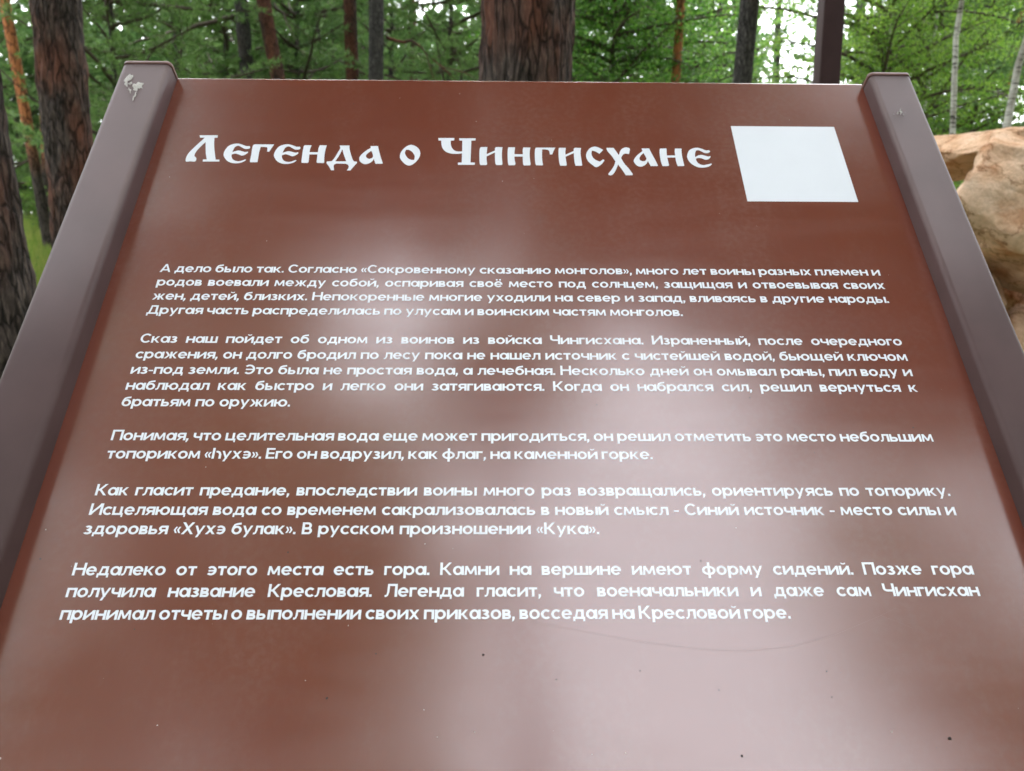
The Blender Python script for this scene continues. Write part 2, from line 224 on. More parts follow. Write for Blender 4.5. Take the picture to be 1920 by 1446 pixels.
TITLE = [
 [[(-373.13,-102.96,0),(-352.17,-102.72,0),(-351.92,-106.73,0),(-355.28,-107.14,0),(-353.58,-118.03,1),(-351.0,-128.95,1),(-347.28,-142.59,0),(-342.88,-142.81,0),(-342.52,-145.75,0),(-361.11,-145.94,0),(-361.35,-142.56,0),(-357.12,-142.51,0),(-359.16,-136.26,1),(-361.01,-129.06,1),(-364.04,-114.27,0),(-366.75,-119.09,1),(-370.31,-126.43,1),(-372.16,-132.8,1),(-372.09,-136.85,1),(-370.85,-138.63,1),(-369.31,-140.67,1),(-368.87,-144.42,1),(-370.36,-146.21,1),(-374.48,-145.81,1),(-379.03,-146.3,1),(-380.45,-144.54,1),(-380.83,-139.18,1),(-379.65,-132.88,1),(-376.67,-126.05,1),(-372.15,-117.31,1),(-367.94,-109.88,1),(-366.63,-106.89,0),(-371.7,-106.95,0)]],
 [[(-311.93,-122.34,0),(-312.52,-124.45,1),(-317.13,-125.13,1),(-321.72,-122.26,1),(-325.58,-120.01,1),(-329.03,-121.88,1),(-330.49,-127.82,1),(-330.76,-130.55,0),(-328.37,-129.16,1),(-324.22,-127.76,1),(-319.6,-129.07,1),(-316.28,-130.12,1),(-313.6,-129.28,0),(-312.98,-131.08,1),(-315.54,-134.45,1),(-319.03,-136.02,1),(-323.12,-134.08,1),(-327.1,-132.77,1),(-330.71,-134.34,0),(-330.28,-137.76,1),(-327.93,-142.21,1),(-323.72,-144.84,1),(-319.38,-144.8,1),(-314.24,-142.07,0),(-313.16,-142.95,1),(-316.59,-146.55,1),(-322.48,-148.38,1),(-328.83,-147.56,1),(-334.44,-144.06,1),(-338.69,-137.84,1),(-340.02,-133.36,1),(-339.43,-127.01,1),(-336.83,-120.6,1),(-332.36,-117.33,1),(-326.85,-116.35,1),(-321.48,-118.13,1),(-316.68,-120.38,1),(-312.9,-120.33,0)]],
 [[(-307.08,-117.33,0),(-285.45,-117.28,0),(-288.94,-128.29,1),(-289.71,-129.39,1),(-291.69,-128.77,0),(-292.16,-123.77,1),(-293.7,-121.96,1),(-300.07,-121.57,0),(-300.4,-129.32,1),(-300.05,-139.23,1),(-299.83,-146.38,0),(-307.75,-146.63,0),(-308.51,-144.68,0),(-308.74,-133.93,1),(-309.44,-122.13,1),(-308.79,-118.46,1)]],
 [[(-254.69,-122.82,0),(-255.35,-124.92,1),(-259.99,-125.61,1),(-264.49,-122.74,1),(-268.28,-120.49,1),(-271.8,-122.36,1),(-273.46,-128.3,1),(-273.82,-131.03,0),(-271.38,-129.64,1),(-267.18,-128.24,1),(-262.59,-129.55,1),(-259.3,-130.6,1),(-256.59,-129.76,0),(-256.03,-131.56,1),(-258.71,-134.94,1),(-262.25,-136.5,1),(-266.28,-134.56,1),(-270.23,-133.25,1),(-273.89,-134.82,0),(-273.58,-138.24,1),(-271.37,-142.7,1),(-267.25,-145.33,1),(-262.9,-145.28,1),(-257.66,-142.55,0),(-256.6,-143.44,1),(-260.16,-147.04,1),(-266.12,-148.87,1),(-272.46,-148.05,1),(-277.96,-144.55,1),(-282.01,-138.33,1),(-283.19,-133.84,1),(-282.39,-127.49,1),(-279.57,-121.07,1),(-274.99,-117.81,1),(-269.43,-116.83,1),(-264.11,-118.61,1),(-259.38,-120.85,1),(-255.59,-120.81,0)]],
 [[(-250.61,-118.28,0),(-242.7,-118.19,0),(-243.53,-124.16,1),(-243.58,-129.62,0),(-234.03,-129.52,0),(-234.18,-123.14,1),(-233.21,-118.09,0),(-225.39,-118.28,0),(-226.07,-127.62,1),(-225.94,-136.66,1),(-225.02,-146.05,0),(-225.65,-147.04,0),(-232.85,-146.76,0),(-233.66,-145.25,0),(-233.86,-138.54,1),(-234.34,-133.14,0),(-243.31,-133.24,0),(-242.82,-140.43,1),(-242.61,-145.97,0),(-243.71,-147.13,0),(-249.96,-146.93,0),(-250.79,-145.43,0),(-251.22,-135.13,1),(-251.48,-126.07,1),(-251.32,-120.12,0)]],
 [[(-210.68,-118.3,0),(-199.59,-118.18,0),(-198.84,-123.68,1),(-196.63,-131.84,1),(-193.93,-139.92,1),(-191.97,-143.93,0),(-188.47,-144.52,0),(-188.01,-146.12,0),(-190.91,-151.47,1),(-194.26,-158.38,0),(-198.28,-158.42,0),(-196.86,-154.18,1),(-197.01,-151.54,1),(-198.65,-148.89,1),(-201.25,-147.86,0),(-211.24,-147.69,0),(-213.53,-149.49,1),(-213.68,-152.59,1),(-212.74,-156.55,0),(-212.86,-158.3,0),(-215.95,-158.33,0),(-218.77,-152.64,1),(-222.42,-146.92,0),(-222.21,-144.51,0),(-216.67,-143.74,0),(-214.15,-138.34,1),(-211.38,-129.28,1),(-209.55,-122.88,1)],[(-206.88,-124.22,0),(-204.8,-131.93,1),(-200.4,-144.02,0),(-212.88,-144.15,0),(-209.97,-136.5,1),(-208.14,-130.15,1)]],
 [[(-175.42,-118.84,0),(-166.87,-118.56,0),(-164.91,-126.96,1),(-162.21,-136.9,1),(-159.28,-146.0,0),(-159.48,-147.43,0),(-167.28,-147.51,0),(-169.82,-139.67,0),(-171.08,-143.27,1),(-174.51,-146.87,1),(-179.38,-148.25,1),(-184.04,-145.19,1),(-186.15,-140.74,1),(-185.59,-135.34,1),(-181.78,-128.96,1),(-177.78,-124.36,1),(-174.82,-122.05,0)],[(-173.79,-126.6,0),(-172.17,-130.68,1),(-171.07,-136.09,1),(-172.72,-138.81,1),(-175.79,-139.56,1),(-178.52,-137.07,1),(-179.08,-134.37,1),(-177.8,-131.19,1)]],
 [[(-129.52,-116.31,1),(-123.64,-118.74,1),(-119.55,-123.74,1),(-117.8,-130.1,1),(-118.79,-137.34,1),(-123.32,-145.9,1),(-128.7,-149.96,1),(-133.84,-147.79,1),(-139.35,-140.25,1),(-140.66,-134.87,1),(-139.57,-127.6,1),(-135.02,-119.78,1)],[(-134.4,-124.54,0),(-130.9,-124.77,1),(-126.88,-128.38,1),(-123.98,-134.69,1),(-124.11,-140.99,0),(-128.03,-140.59,1),(-131.99,-137.48,1),(-135.29,-130.28,1)]],
 [[(-98.49,-104.54,0),(-79.88,-104.33,0),(-80.07,-108.35,0),(-83.9,-108.77,0),(-83.68,-115.07,1),(-82.22,-120.59,1),(-78.89,-125.13,1),(-75.04,-126.73,1),(-70.29,-126.41,0),(-70.58,-108.62,0),(-73.99,-108.28,0),(-74.41,-104.74,0),(-55.27,-104.53,0),(-55.4,-108.08,0),(-60.2,-108.5,0),(-60.32,-126.76,1),(-60.38,-144.36,0),(-55.35,-144.58,0),(-55.6,-148.15,0),(-74.51,-148.34,0),(-74.49,-144.78,0),(-70.23,-144.47,0),(-70.39,-129.6,0),(-75.55,-130.56,1),(-82.52,-130.18,1),(-88.32,-127.51,1),(-92.32,-122.53,1),(-94.17,-116.11,1),(-94.91,-108.89,0),(-98.0,-108.55,0)]],
 [[(-49.14,-119.12,0),(-41.62,-119.04,0),(-42.06,-125.65,1),(-42.32,-130.66,0),(-32.85,-124.64,0),(-32.88,-120.97,0),(-31.61,-118.93,0),(-24.27,-119.04,0),(-24.78,-126.38,1),(-24.9,-134.56,1),(-24.26,-146.67,0),(-25.2,-148.2,0),(-31.15,-148.26,0),(-32.42,-145.42,0),(-32.8,-134.64,1),(-32.77,-127.83,0),(-42.28,-134.29,0),(-42.22,-140.15,1),(-41.51,-146.85,0),(-42.44,-148.37,0),(-49.02,-148.44,0),(-50.0,-145.6,1),(-50.52,-133.02,1),(-50.36,-122.99,1)]],
 [[(-17.58,-119.15,0),(-9.73,-119.07,0),(-10.42,-126.23,1),(-10.64,-130.33,0),(-0.94,-130.5,0),(-1.04,-123.38,1),(-0.34,-119.24,0),(7.76,-119.43,0),(6.86,-126.95,1),(6.83,-136.03,1),(7.65,-146.79,0),(6.8,-148.41,0),(-0.1,-148.48,0),(-1.0,-145.1,1),(-1.11,-134.31,0),(-10.67,-134.23,0),(-10.39,-139.82,1),(-9.5,-146.08,0),(-10.46,-148.31,0),(-17.36,-148.38,0),(-18.1,-143.48,1),(-18.44,-132.68,1),(-18.23,-123.57,1)]],
 [[(14.02,-119.36,0),(36.52,-119.12,0),(34.63,-123.91,1),(32.51,-130.33,0),(29.78,-130.36,0),(29.47,-125.8,1),(27.96,-123.07,1),(24.8,-122.19,0),(21.29,-122.22,0),(20.84,-132.27,1),(20.99,-141.29,1),(21.59,-147.1,0),(20.62,-148.27,0),(13.72,-148.07,0),(12.86,-144.06,1),(12.6,-132.35,1),(13.04,-123.23,1)]],
 [[(40.86,-119.25,0),(48.53,-119.36,0),(47.76,-125.61,1),(47.74,-130.62,0),(57.24,-124.59,0),(57.54,-120.92,0),(58.77,-119.06,0),(66.11,-119.44,0),(65.12,-126.33,1),(65.29,-135.42,1),(65.95,-147.09,0),(65.25,-148.44,0),(58.33,-148.33,0),(57.53,-142.71,1),(57.28,-134.6,1),(57.41,-127.79,0),(47.61,-133.98,0),(47.98,-140.11,1),(48.52,-146.82,0),(47.63,-148.62,0),(41.04,-148.42,0),(40.11,-142.89,1),(39.75,-132.07,1),(40.09,-122.94,1)]],
 [[(81.94,-116.96,1),(86.96,-118.76,1),(91.33,-122.39,0),(86.63,-128.84,0),(82.72,-125.23,1),(78.36,-123.45,0),(77.52,-128.94,1),(78.66,-134.38,1),(81.88,-138.86,1),(86.46,-141.51,0),(90.17,-137.87,0),(91.86,-139.21,0),(87.75,-145.98,1),(81.79,-150.49,1),(77.6,-146.97,1),(72.91,-140.75,1),(71.15,-132.64,1),(72.82,-125.34,1),(76.68,-119.33,1)]],
 [[(95.28,-118.85,0),(103.61,-118.76,0),(106.35,-124.98,1),(108.77,-130.89,0),(110.5,-124.94,1),(113.1,-120.32,1),(117.14,-117.97,1),(120.94,-118.57,1),(122.36,-120.68,0),(120.58,-128.94,0),(116.32,-128.07,1),(113.27,-130.38,1),(110.96,-135.4,0),(113.77,-143.92,1),(118.16,-151.9,1),(122.27,-161.13,0),(121.31,-162.9,0),(114.12,-162.97,0),(110.47,-153.75,1),(106.68,-145.79,0),(104.25,-152.93,1),(100.9,-160.03,1),(97.87,-163.13,1),(95.09,-162.72,1),(94.93,-160.52,1),(98.47,-154.76,1),(102.13,-147.62,1),(104.02,-140.88,0),(100.14,-131.43,1),(96.19,-124.17,1)]],
 [[(135.94,-119.33,0),(144.48,-119.24,0),(147.39,-130.03,1),(150.21,-139.96,1),(151.96,-147.56,0),(150.97,-148.01,0),(143.58,-148.09,0),(141.2,-140.05,0),(138.28,-145.46,1),(132.89,-149.09,1),(128.0,-147.36,1),(125.07,-141.12,1),(126.1,-136.6,1),(130.16,-130.21,1),(136.49,-123.74,0),(136.07,-121.45,0)],[(137.35,-126.94,0),(138.69,-131.03,1),(139.85,-135.55,1),(138.55,-139.18,1),(135.6,-140.29,1),(132.57,-138.79,1),(131.9,-135.63,1),(133.91,-131.08,1)]],
 [[(157.11,-119.38,0),(164.53,-119.03,0),(164.17,-125.28,1),(163.76,-130.76,0),(173.49,-130.48,0),(173.56,-124.26,1),(174.46,-119.19,0),(181.99,-119.11,0),(181.25,-126.93,1),(181.34,-136.93,1),(181.86,-146.81,0),(181.31,-147.71,0),(174.36,-147.78,0),(173.37,-141.52,1),(173.23,-133.84,0),(163.83,-134.21,0),(164.3,-141.61,1),(164.58,-146.54,0),(163.29,-147.89,0),(156.97,-147.95,0),(156.05,-141.7,1),(155.72,-130.85,1),(156.32,-122.61,1)]],
 [[(214.63,-123.83,0),(211.75,-126.15,1),(207.9,-126.19,1),(204.42,-123.48,1),(200.83,-121.49,1),(198.06,-123.08,1),(196.39,-128.6,1),(196.13,-133.15,0),(199.67,-130.39,1),(204.27,-129.43,1),(207.93,-130.75,1),(210.98,-131.81,1),(213.62,-131.15,0),(213.72,-132.79,0),(211.02,-136.17,1),(207.07,-137.11,1),(202.91,-134.89,1),(199.14,-134.48,1),(196.44,-135.69,0),(197.11,-140.37,1),(199.76,-144.39,1),(204.0,-145.87,1),(208.58,-144.75,1),(212.89,-143.36,0),(213.34,-144.7,1),(209.36,-148.32,1),(202.19,-149.99,1),(195.44,-148.46,1),(189.26,-142.25,1),(186.97,-135.06,1),(187.32,-129.6,1),(190.46,-122.25,1),(195.43,-118.51,1),(200.7,-117.53,1),(205.61,-119.32,1),(209.77,-121.86,1),(213.38,-121.26,0)]]]

# ------------------------------------------------------------------ ground
gv, gf = [], []
xs = [-90 + 180 * (i / 110) for i in range(111)]
def warp(t): return math.copysign(abs(t) ** 1.8, t)
xs = [90 * warp(-1 + 2 * i / 130) for i in range(131)]
for yy in xs:
    for xx in xs: gv.append((xx, yy + 8, ground_z(xx, yy + 8)))
for j in range(130):
    for i in range(130): a = j * 131 + i; gf.append((a, a + 1, a + 132, a + 131))
tag(obj('ground', gv, gf, GROUND, sm=True), kind='structure')

# ------------------------------------------------------------------ the sign
BN = BU.cross(BV).normalized()
BM = Matrix((( BU.x, BV.x, BN.x, BO.x), (BU.y, BV.y, BN.y, BO.y), (BU.z, BV.z, BN.z, BO.z), (0, 0, 0, 1)))
sign = empty('information_sign'); sign.matrix_world = BM
tag(sign, 'tilted brown information sign with white Cyrillic lettering between two dark posts', 'sign')

def rounded_bar(u0, u1, w0, w1, v0, v1, r, m, name, parent, seg=5, ends=True):
    pts = []
    for cx, cy, a0 in ((u1 - r, w1 - r, 0), (u0 + r, w1 - r, 90), (u0 + r, w0 + r, 180), (u1 - r, w0 + r, 270)):
        for k in range(seg + 1):
            a = R(a0 + 90 * k / seg); pts.append((cx + r * math.cos(a), cy + r * math.sin(a)))
    n = len(pts); v = [(x, v0, z) for x, z in pts] + [(x, v1, z) for x, z in pts]
    f = [(i, i + n, (i + 1) % n + n, (i + 1) % n) for i in range(n)]
    f += [tuple(range(n)), tuple(range(2 * n - 1, n - 1, -1))]
    o = obj(name, v, f, m, parent)
    for p in o.data.polygons: p.use_smooth = len(p.vertices) == 4
    return o
# panel: a sheet folded over at the top
pv, pf = [], []
prof = [(-.86, -.0), (-.003, 0), (-.0012, -.0004), (-.0003, -.0014), (0, -.003), (0, -.016), (-.003, -.0165), (-.86, -.0165)]
for u in (-.421, .4195):
    for v, z in prof: pv.append((u, v, z))
n = len(prof)
for i in range(n): j = (i + 1) % n; pf.append((i, j, j + n, i + n))
pf += [tuple(range(n - 1, -1, -1)), tuple(range(n, 2 * n))]
panel = obj('panel', pv, pf, PANEL, sign)
HL, HR = .023, .020                     # how far the two posts stand proud of the panel
postL = rounded_bar(-.4770, -.4200, -.022, HL, -.90, -.0065, .0065, POST, 'post', sign)
postR = rounded_bar(.4190, .4690, -.022, HR, -.90, -.0115, .0055, POST, 'post', sign)
rounded_bar(-.4775, -.4195, -.0225, HL + .0005, -.006, -.0012, .0065, CAP, 'end_cap', postL)
rounded_bar(.4185, .4695, -.0225, HR + .0005, -.0110, -.0060, .0055, CAP, 'end_cap', postR)
# legs below the board, upright
for u0, u1 in ((-.4770, -.4200), (.4190, .4690)):
    top = BM @ Vector(((u0 + u1) / 2, -.895, -.004)); z0 = ground_z(top.x, top.y) - .05
    hw, hd = (u1 - u0) / 2, .02
    lg = rounded_bar(-hw, hw, -hd, hd, 0, 1, .0075, POST, 'leg', sign)
    mw = Matrix.Translation((top.x, top.y, z0)) @ Matrix(((1, 0, 0, 0), (0, 0, 1, 0), (0, 1, 0, 0), (0, 0, 0, 1)))
    lg.matrix_world = mw @ Matrix.Scale(top.z - z0, 4, (0, 1, 0))
    lg.data.flip_normals()

# lettering -------------------------------------------------------
def cdt_union(polys):
    co, fc = [], []
    for p in polys:
        a = sum(p[i][0] * p[(i + 1) % len(p)][1] - p[(i + 1) % len(p)][0] * p[i][1] for i in range(len(p)))
        if a < 0: p = p[::-1]
        fc.append(list(range(len(co), len(co) + len(p)))); co += [Vector(q) for q in p]
    v, e, f, ov, oe, of = delaunay_2d_cdt(co, [], fc, 0, 1e-5)
    return v, f, of
TX, TW, TH = .72, .198, .166        # x-height, upright and level stroke, in cap heights
def ring(cx, cy, rx, ry, a0=0, a1=360, w=TW, h=TH, n=None):
    n = n or max(6, int(abs(a1 - a0) / 15)); q = []
    L = [(R(a0 + (a1 - a0) * k / n)) for k in range(n + 1)]
    for a, b in zip(L, L[1:]):
        q.append([(cx + rx * math.cos(a), cy + ry * math.sin(a)), (cx + rx * math.cos(b), cy + ry * math.sin(b)),
                  (cx + (rx - w) * math.cos(b), cy + (ry - h) * math.sin(b)), (cx + (rx - w) * math.cos(a), cy + (ry - h) * math.sin(a))])
    return q
def V(x, y0=0, y1=TX, w=TW): return [[(x, y0), (x + w, y0), (x + w, y1), (x, y1)]]
def Hb(x0, x1, y, h=TH): return [[(x0, y), (x1, y), (x1, y + h), (x0, y + h)]]
def D(x0, y0, x1, y1, w=.19): return [[(x0, y0), (x0 + w, y0), (x1 + w, y1), (x1, y1)]]
def hook(x0, yc, rx, ry, w=TW, h=TH): return ring(x0, yc, rx, ry, -90, 90, w, h)
def bowl(x0, y0, x1, y1):            # stem-side open bowl: level strokes and a round right end
    ry = (y1 - y0) / 2; rx = min(ry * 1.05, (x1 - x0)); c = x1 - rx
    return Hb(x0, c + .001, y0) + Hb(x0, c + .001, y1 - TH) + hook(c, (y0 + y1) / 2, rx, ry)
def mirror(q, wd): return [[(wd - x, y) for x, y in p] for p in q]
o_ = ring(.40, .36, .40, .372)
GL = {}
def g(ch, wd, *parts): GL[ch] = (wd, [p for pt in parts for p in pt])
g('о', .80, o_)
g('а', .82, ring(.385, .36, .385, .372), V(.652))
g('б', .80, ring(.40, .345, .40, .357), [[(0, .36), (.15, .36), (.19, .58), (.04, .6)], [(.04, .6), (.19, .58), (.27, .72), (.15, .84)], [(.15, .84), (.27, .72), (.42, .78), (.36, .93)], [(.36, .93), (.42, .78), (.72, .82), (.70, .98)]])
g('в', .66, V(0), bowl(.1, 0, .66, .40), bowl(.1, .30, .61, TX))
g('г', .54, V(0), Hb(0, .54, TX - TH))
g('д', .90, Hb(0, .90, 0), V(0, -.17, .1, .15), V(.75, -.17, .1, .15), Hb(.27, .78, TX - TH), V(.61, 0, TX), [[(.11, .1), (.28, .1), (.34, .35), (.19, .35)], [(.19, .35), (.34, .35), (.42, TX), (.26, TX)]])
eb = ring(.40, .36, .40, .372, 0, 322) + Hb(.1, .79, .295, .125)
g('е', .80, eb)
dots = ring(.24, .90, .09, .09, w=.09, h=.09) + ring(.56, .90, .09, .09, w=.09, h=.09)
g('ё', .80, eb, dots)
g('ж', 1.14, V(.487), D(0, 0, .34, .40, .2), D(.02, TX, .33, .30, .2), D(.94, 0, .60, .40, .2), D(.92, TX, .61, .30, .2))
g('з', .62, ring(.28, .53, .29, .20, 150, -90), ring(.28, .205, .33, .217, 90, -155), Hb(.17, .34, .325, .11))
i_ = V(0) + V(.62) + [[(.1, .0), (.18, 0), (.70, TX), (.62, TX)], [(.14, 0), (.14, .22), (.66, TX), (.66, .50)]]
g('и', .79, i_)
g('й', .79, i_, ring(.395, .98, .21, .16, 190, 350, .1, .1))
k_ = V(0) + Hb(.1, .3, .29, .14) + D(.18, .34, .50, TX, .21) + D(.54, 0, .18, .40, .21)
g('к', .75, k_)
g('л', .74, V(.572), Hb(.2, .70, TX - TH), [[(.17, TX), (.33, TX), (.31, .30), (.15, .28)], [(.15, .28), (.31, .30), (.23, .06), (.11, .14)], [(.11, .14), (.23, .06), (.10, -.012), (0, -.012)], [(0, -.012), (.1, -.012), (.11, .14), (0, .135)]])
g('м', .96, D(0, 0, .06, TX, .165), D(.795, 0, .735, TX, .165), D(.40, .08, .06, TX, .18), D(.38, .08, .72, TX, .18), Hb(.40, .56, .08, .05))
g('н', .76, V(0), V(.592), Hb(.1, .7, .29))
g('п', .74, V(0), V(.572), Hb(.1, .7, TX - TH))
g('р', .83, V(0, -.25, TX), ring(.43, .36, .40, .372))
g('с', .70, ring(.40, .36, .40, .372, 42, 318))
g('т', .66, V(.246), Hb(0, .66, TX - TH))
g('у', .78, D(0, TX, .31, .02, .185), D(.13, -.25, .60, TX, .18))
g('ф', 1.06, V(.446, -.25, 1.0), ring(.53, .36, .53, .372))
g('х', .76, D(0, 0, .55, TX, .21), D(.55, 0, 0, TX, .21))
g('ц', .86, V(0), V(.572), Hb(.1, .86, 0), V(.72, -.17, .1, .14))
g('ч', .72, V(.552), V(0, .42, TX), ring(.34, .42, .34, .20, 180, 270), Hb(.33, .6, .22))
g('ш', 1.08, V(0), V(.456), V(.912), Hb(.1, 1.0, 0))
g('щ', 1.20, V(0), V(.456), V(.912), Hb(.1, 1.20, 0), V(1.06, -.17, .1, .14))
g('ь', .68, V(0), bowl(.1, 0, .68, .45))
g('ы', .98, V(0), bowl(.1, 0, .66, .45), V(.812))
ee = mirror(ring(.40, .36, .40, .372, 44, 316) + Hb(.1, .62, .295, .125), .72)
g('э', .72, ee)
g('ю', 1.14, V(0), Hb(.1, .42, .29), ring(.74, .36, .40, .372))
g('я', .72, V(.552), mirror(bowl(.1, .24, .70, TX), .72), D(0, 0, .26, .30, .2))
g('һ', .74, V(0, 0, 1.0), V(.572, 0, .42), ring(.40, .42, .34, .312, 0, 110))
g('А', 1.02, D(0, 0, .42, 1, .19), D(.83, 0, .41, 1, .19), Hb(.2, .82, .20, .14))
g('В', .80, V(0, 0, 1), bowl(.1, 0, .80, .56), bowl(.1, .42, .74, 1))
g('Д', 1.10, Hb(0, 1.10, 0), V(0, -.2, .1, .15), V(.95, -.2, .1, .15), Hb(.33, .95, 1 - TH), V(.77, 0, 1), [[(.14, .1), (.32, .1), (.40, .5), (.24, .5)], [(.24, .5), (.40, .5), (.48, 1), (.31, 1)]])
g('Е', .72, V(0, 0, 1), Hb(.1, .72, 0), Hb(.1, .68, .43), Hb(.1, .72, 1 - TH))
g('И', .98, V(0, 0, 1), V(.812, 0, 1), [[(.10, 0), (.20, 0), (.88, 1), (.78, 1)], [(.14, 0), (.14, .25), (.84, 1), (.84, .75)]])
g('К', .92, V(0, 0, 1), Hb(.1, .34, .42, .15), D(.20, .48, .66, 1, .22), D(.69, 0, .20, .56, .22))
g('Л', .92, V(.752, 0, 1), Hb(.24, .85, 1 - TH), [[(.20, 1), (.37, 1), (.34, .36), (.17, .34)], [(.17, .34), (.34, .36), (.24, .06), (.12, .15)], [(.12, .15), (.24, .06), (.1, -.012), (0, -.012)], [(0, -.012), (.1, -.012), (.12, .15), (0, .14)]])
g('Н', .94, V(0, 0, 1), V(.772, 0, 1), Hb(.1, .85, .43))
g('П', .92, V(0, 0, 1), V(.752, 0, 1), Hb(.1, .85, 1 - TH))
g('С', .94, ring(.52, .5, .52, .514, 42, 318))
g('Х', .96, D(0, 0, .73, 1, .22), D(.73, 0, 0, 1, .22))
g('Ч', .88, V(.712, 0, 1), V(0, .56, 1), ring(.40, .60, .40, .24, 180, 270), Hb(.39, .75, .36))
g('Э', .92, mirror(ring(.52, .5, .52, .514, 46, 314) + Hb(.1, .82, .43, .135), .92))
g('.', .19, V(0, 0, .19, .19))
g(',', .20, V(.02, 0, .19, .18), [[(.02, .02), (.2, .02), (.09, -.17), (0, -.17)]])
g('-', .40, Hb(0, .40, .28, .13))
chev = lambda x: [[(x, .36), (x + .14, .36), (x + .28, .62), (x + .14, .62)], [(x, .36), (x + .14, .36), (x + .28, .10), (x + .14, .10)]]
g('«', .54, chev(0), chev(.26))
g('»', .54, mirror(chev(0) + chev(.26), .54))
GM = {}
def glyph(ch):
    if ch not in GM:
        v, f, of = cdt_union(GL[ch][1]); keep = [t for t, o in zip(f, of) if o]
        GM[ch] = ([(p.x, p.y) for p in v], keep)
    return GM[ch]
CAP_H, GAP, SP = 10.5, .078, .40
def natural(words, hs): return [sum(GL[c][0] + GAP for c in wd) - GAP for wd in words]
TEXT = [
 [('А дело было так. Согласно «Сокровенному сказанию монголов», много лет воины разных племен и', -373.0, 365.9, -306.0),
  ('родов воевали между собой, оспаривая своё место под солнцем, защищая и отвоевывая своих', -372.6, 366.6, -323.6),
  ('жен, детей, близких. Непокоренные многие уходили на север и запад, вливаясь в другие народы.', -372.6, 366.0, -341.4),
  ('Другая часть распределилась по улусам и воинским частям монголов.', -374.0, 155.0, -359.0)],
 [('Сказ наш пойдет об одном из воинов из войска Чингисхана. Израненный, после очередного', -372.3, 365.6, -393.4),
  ('сражения, он долго бродил по лесу пока не нашел источник с чистейшей водой, бьющей ключом', -372.4, 366.1, -411.4),
  ('из-под земли. Это была не простая вода, а лечебная. Несколько дней он омывал раны, пил воду и', -372.6, 365.8, -428.8),
  ('наблюдал как быстро и легко они затягиваются. Когда он набрался сил, решил вернуться к', -372.8, 366.2, -446.3),
  ('братьям по оружию.', -372.4, -218.8, -463.9)],
 [('Понимая, что целительная вода еще может пригодиться, он решил отметить это место небольшим', -372.6, 365.9, -498.9),
  ('топориком «һухэ». Его он водрузил, как флаг, на каменной горке.', -372.0, 109.3, -517.0)],
 [('Как гласит предание, впоследствии воины много раз возвращались, ориентируясь по топорику.', -372.4, 365.3, -552.0),
  ('Исцеляющая вода со временем сакрализовалась в новый смысл - Синий источник - место силы и', -372.6, 364.9, -569.9),
  ('здоровья «Хухэ булак». В русском произношении «Кука».', -372.4, 57.3, -587.0)],
 [('Недалеко от этого места есть гора. Камни на вершине имеют форму сидений. Позже гора', -372.0, 363.8, -622.0),
  ('получила название Кресловая. Легенда гласит, что военачальники и даже сам Чингисхан', -372.0, 363.2, -639.8),
  ('принимал отчеты о выполнении своих приказов, восседая на Кресловой горе.', -371.6, 205.5, -657.7)]]
# one letter width for the whole text, from the unjustified last lines
_a = _b = 0
for par in TEXT:
    t, x0, x1, y = par[-1]; ws = t.split(); _a += sum(natural(ws, 1)) + SP * (len(ws) - 1); _b += (x1 - x0) / CAP_H
HS = _b / _a
print('letter width scale', HS)
for pi, par in enumerate(TEXT):
    tv, tf = [], []
    for t, x0, x1, y in par:
        ws = t.split(); wd = natural(ws, 1); tot = (x1 - x0) / CAP_H / HS
        hs = HS; gap = (tot - sum(wd)) / max(1, len(ws) - 1)
        if gap < .32:
            hs = (x1 - x0) / CAP_H / (sum(wd) + .32 * (len(ws) - 1)); gap = .32
        x = 0
        for wo in ws:
            for ch in wo:
                gvv, gff = glyph(ch); b = len(tv)
                tv += [((x0 + (x + px) * hs * CAP_H) / 1000, (y + py * CAP_H) / 1000, .00025) for px, py in gvv]
                tf += [tuple(i + b for i in f) for f in gff]
                x += GL[ch][0] + GAP
            x += gap - GAP
    obj('paragraph', tv, tf, VINYL, panel)
tv, tf = [], []
for gl in TITLE:
    loops = []
    for cont in gl:
        n = len(cont); L = []
        for i in range(n):
            p0, p1, p2, p3 = (Vector(cont[(i + k) % n][:2]) for k in (-1, 0, 1, 2))
            s1, s2 = cont[i][2], cont[(i + 1) % n][2]
            m1 = (p2 - p0) / 2 if s1 else p2 - p1; m2 = (p3 - p1) / 2 if s2 else p2 - p1
            if s1 or s2:
                for k in range(5):
                    t = k / 5; L.append((2*t**3-3*t*t+1) * p1 + (t**3-2*t*t+t) * m1 + (-2*t**3+3*t*t) * p2 + (t**3-t*t) * m2)
            else: L.append(p1)
        loops.append([(p.x / 100, p.y / 100) for p in L])
    v, f, of = cdt_union(loops); b = len(tv)
    tv += [(p.x / 10, p.y / 10, .00025) for p in v]
    tf += [tuple(i + b for i in t) for t, o in zip(f, of) if o and len(set(o)) == 1 and 0 in o]
obj('title', tv, tf, VINYL, panel)
# blank white sticker
bm = bmesh.new(); bmesh.ops.create_cube(bm, size=1)
for q in bm.verts: q.co = (.3062 + q.co.x * .1225, -.141 + q.co.y * .1215, .00015 + q.co.z * .0003)
me = bpy.data.meshes.new('sticker'); bm.to_mesh(me); bm.free(); me.materials.append(VINYL); put('sticker', me, panel)
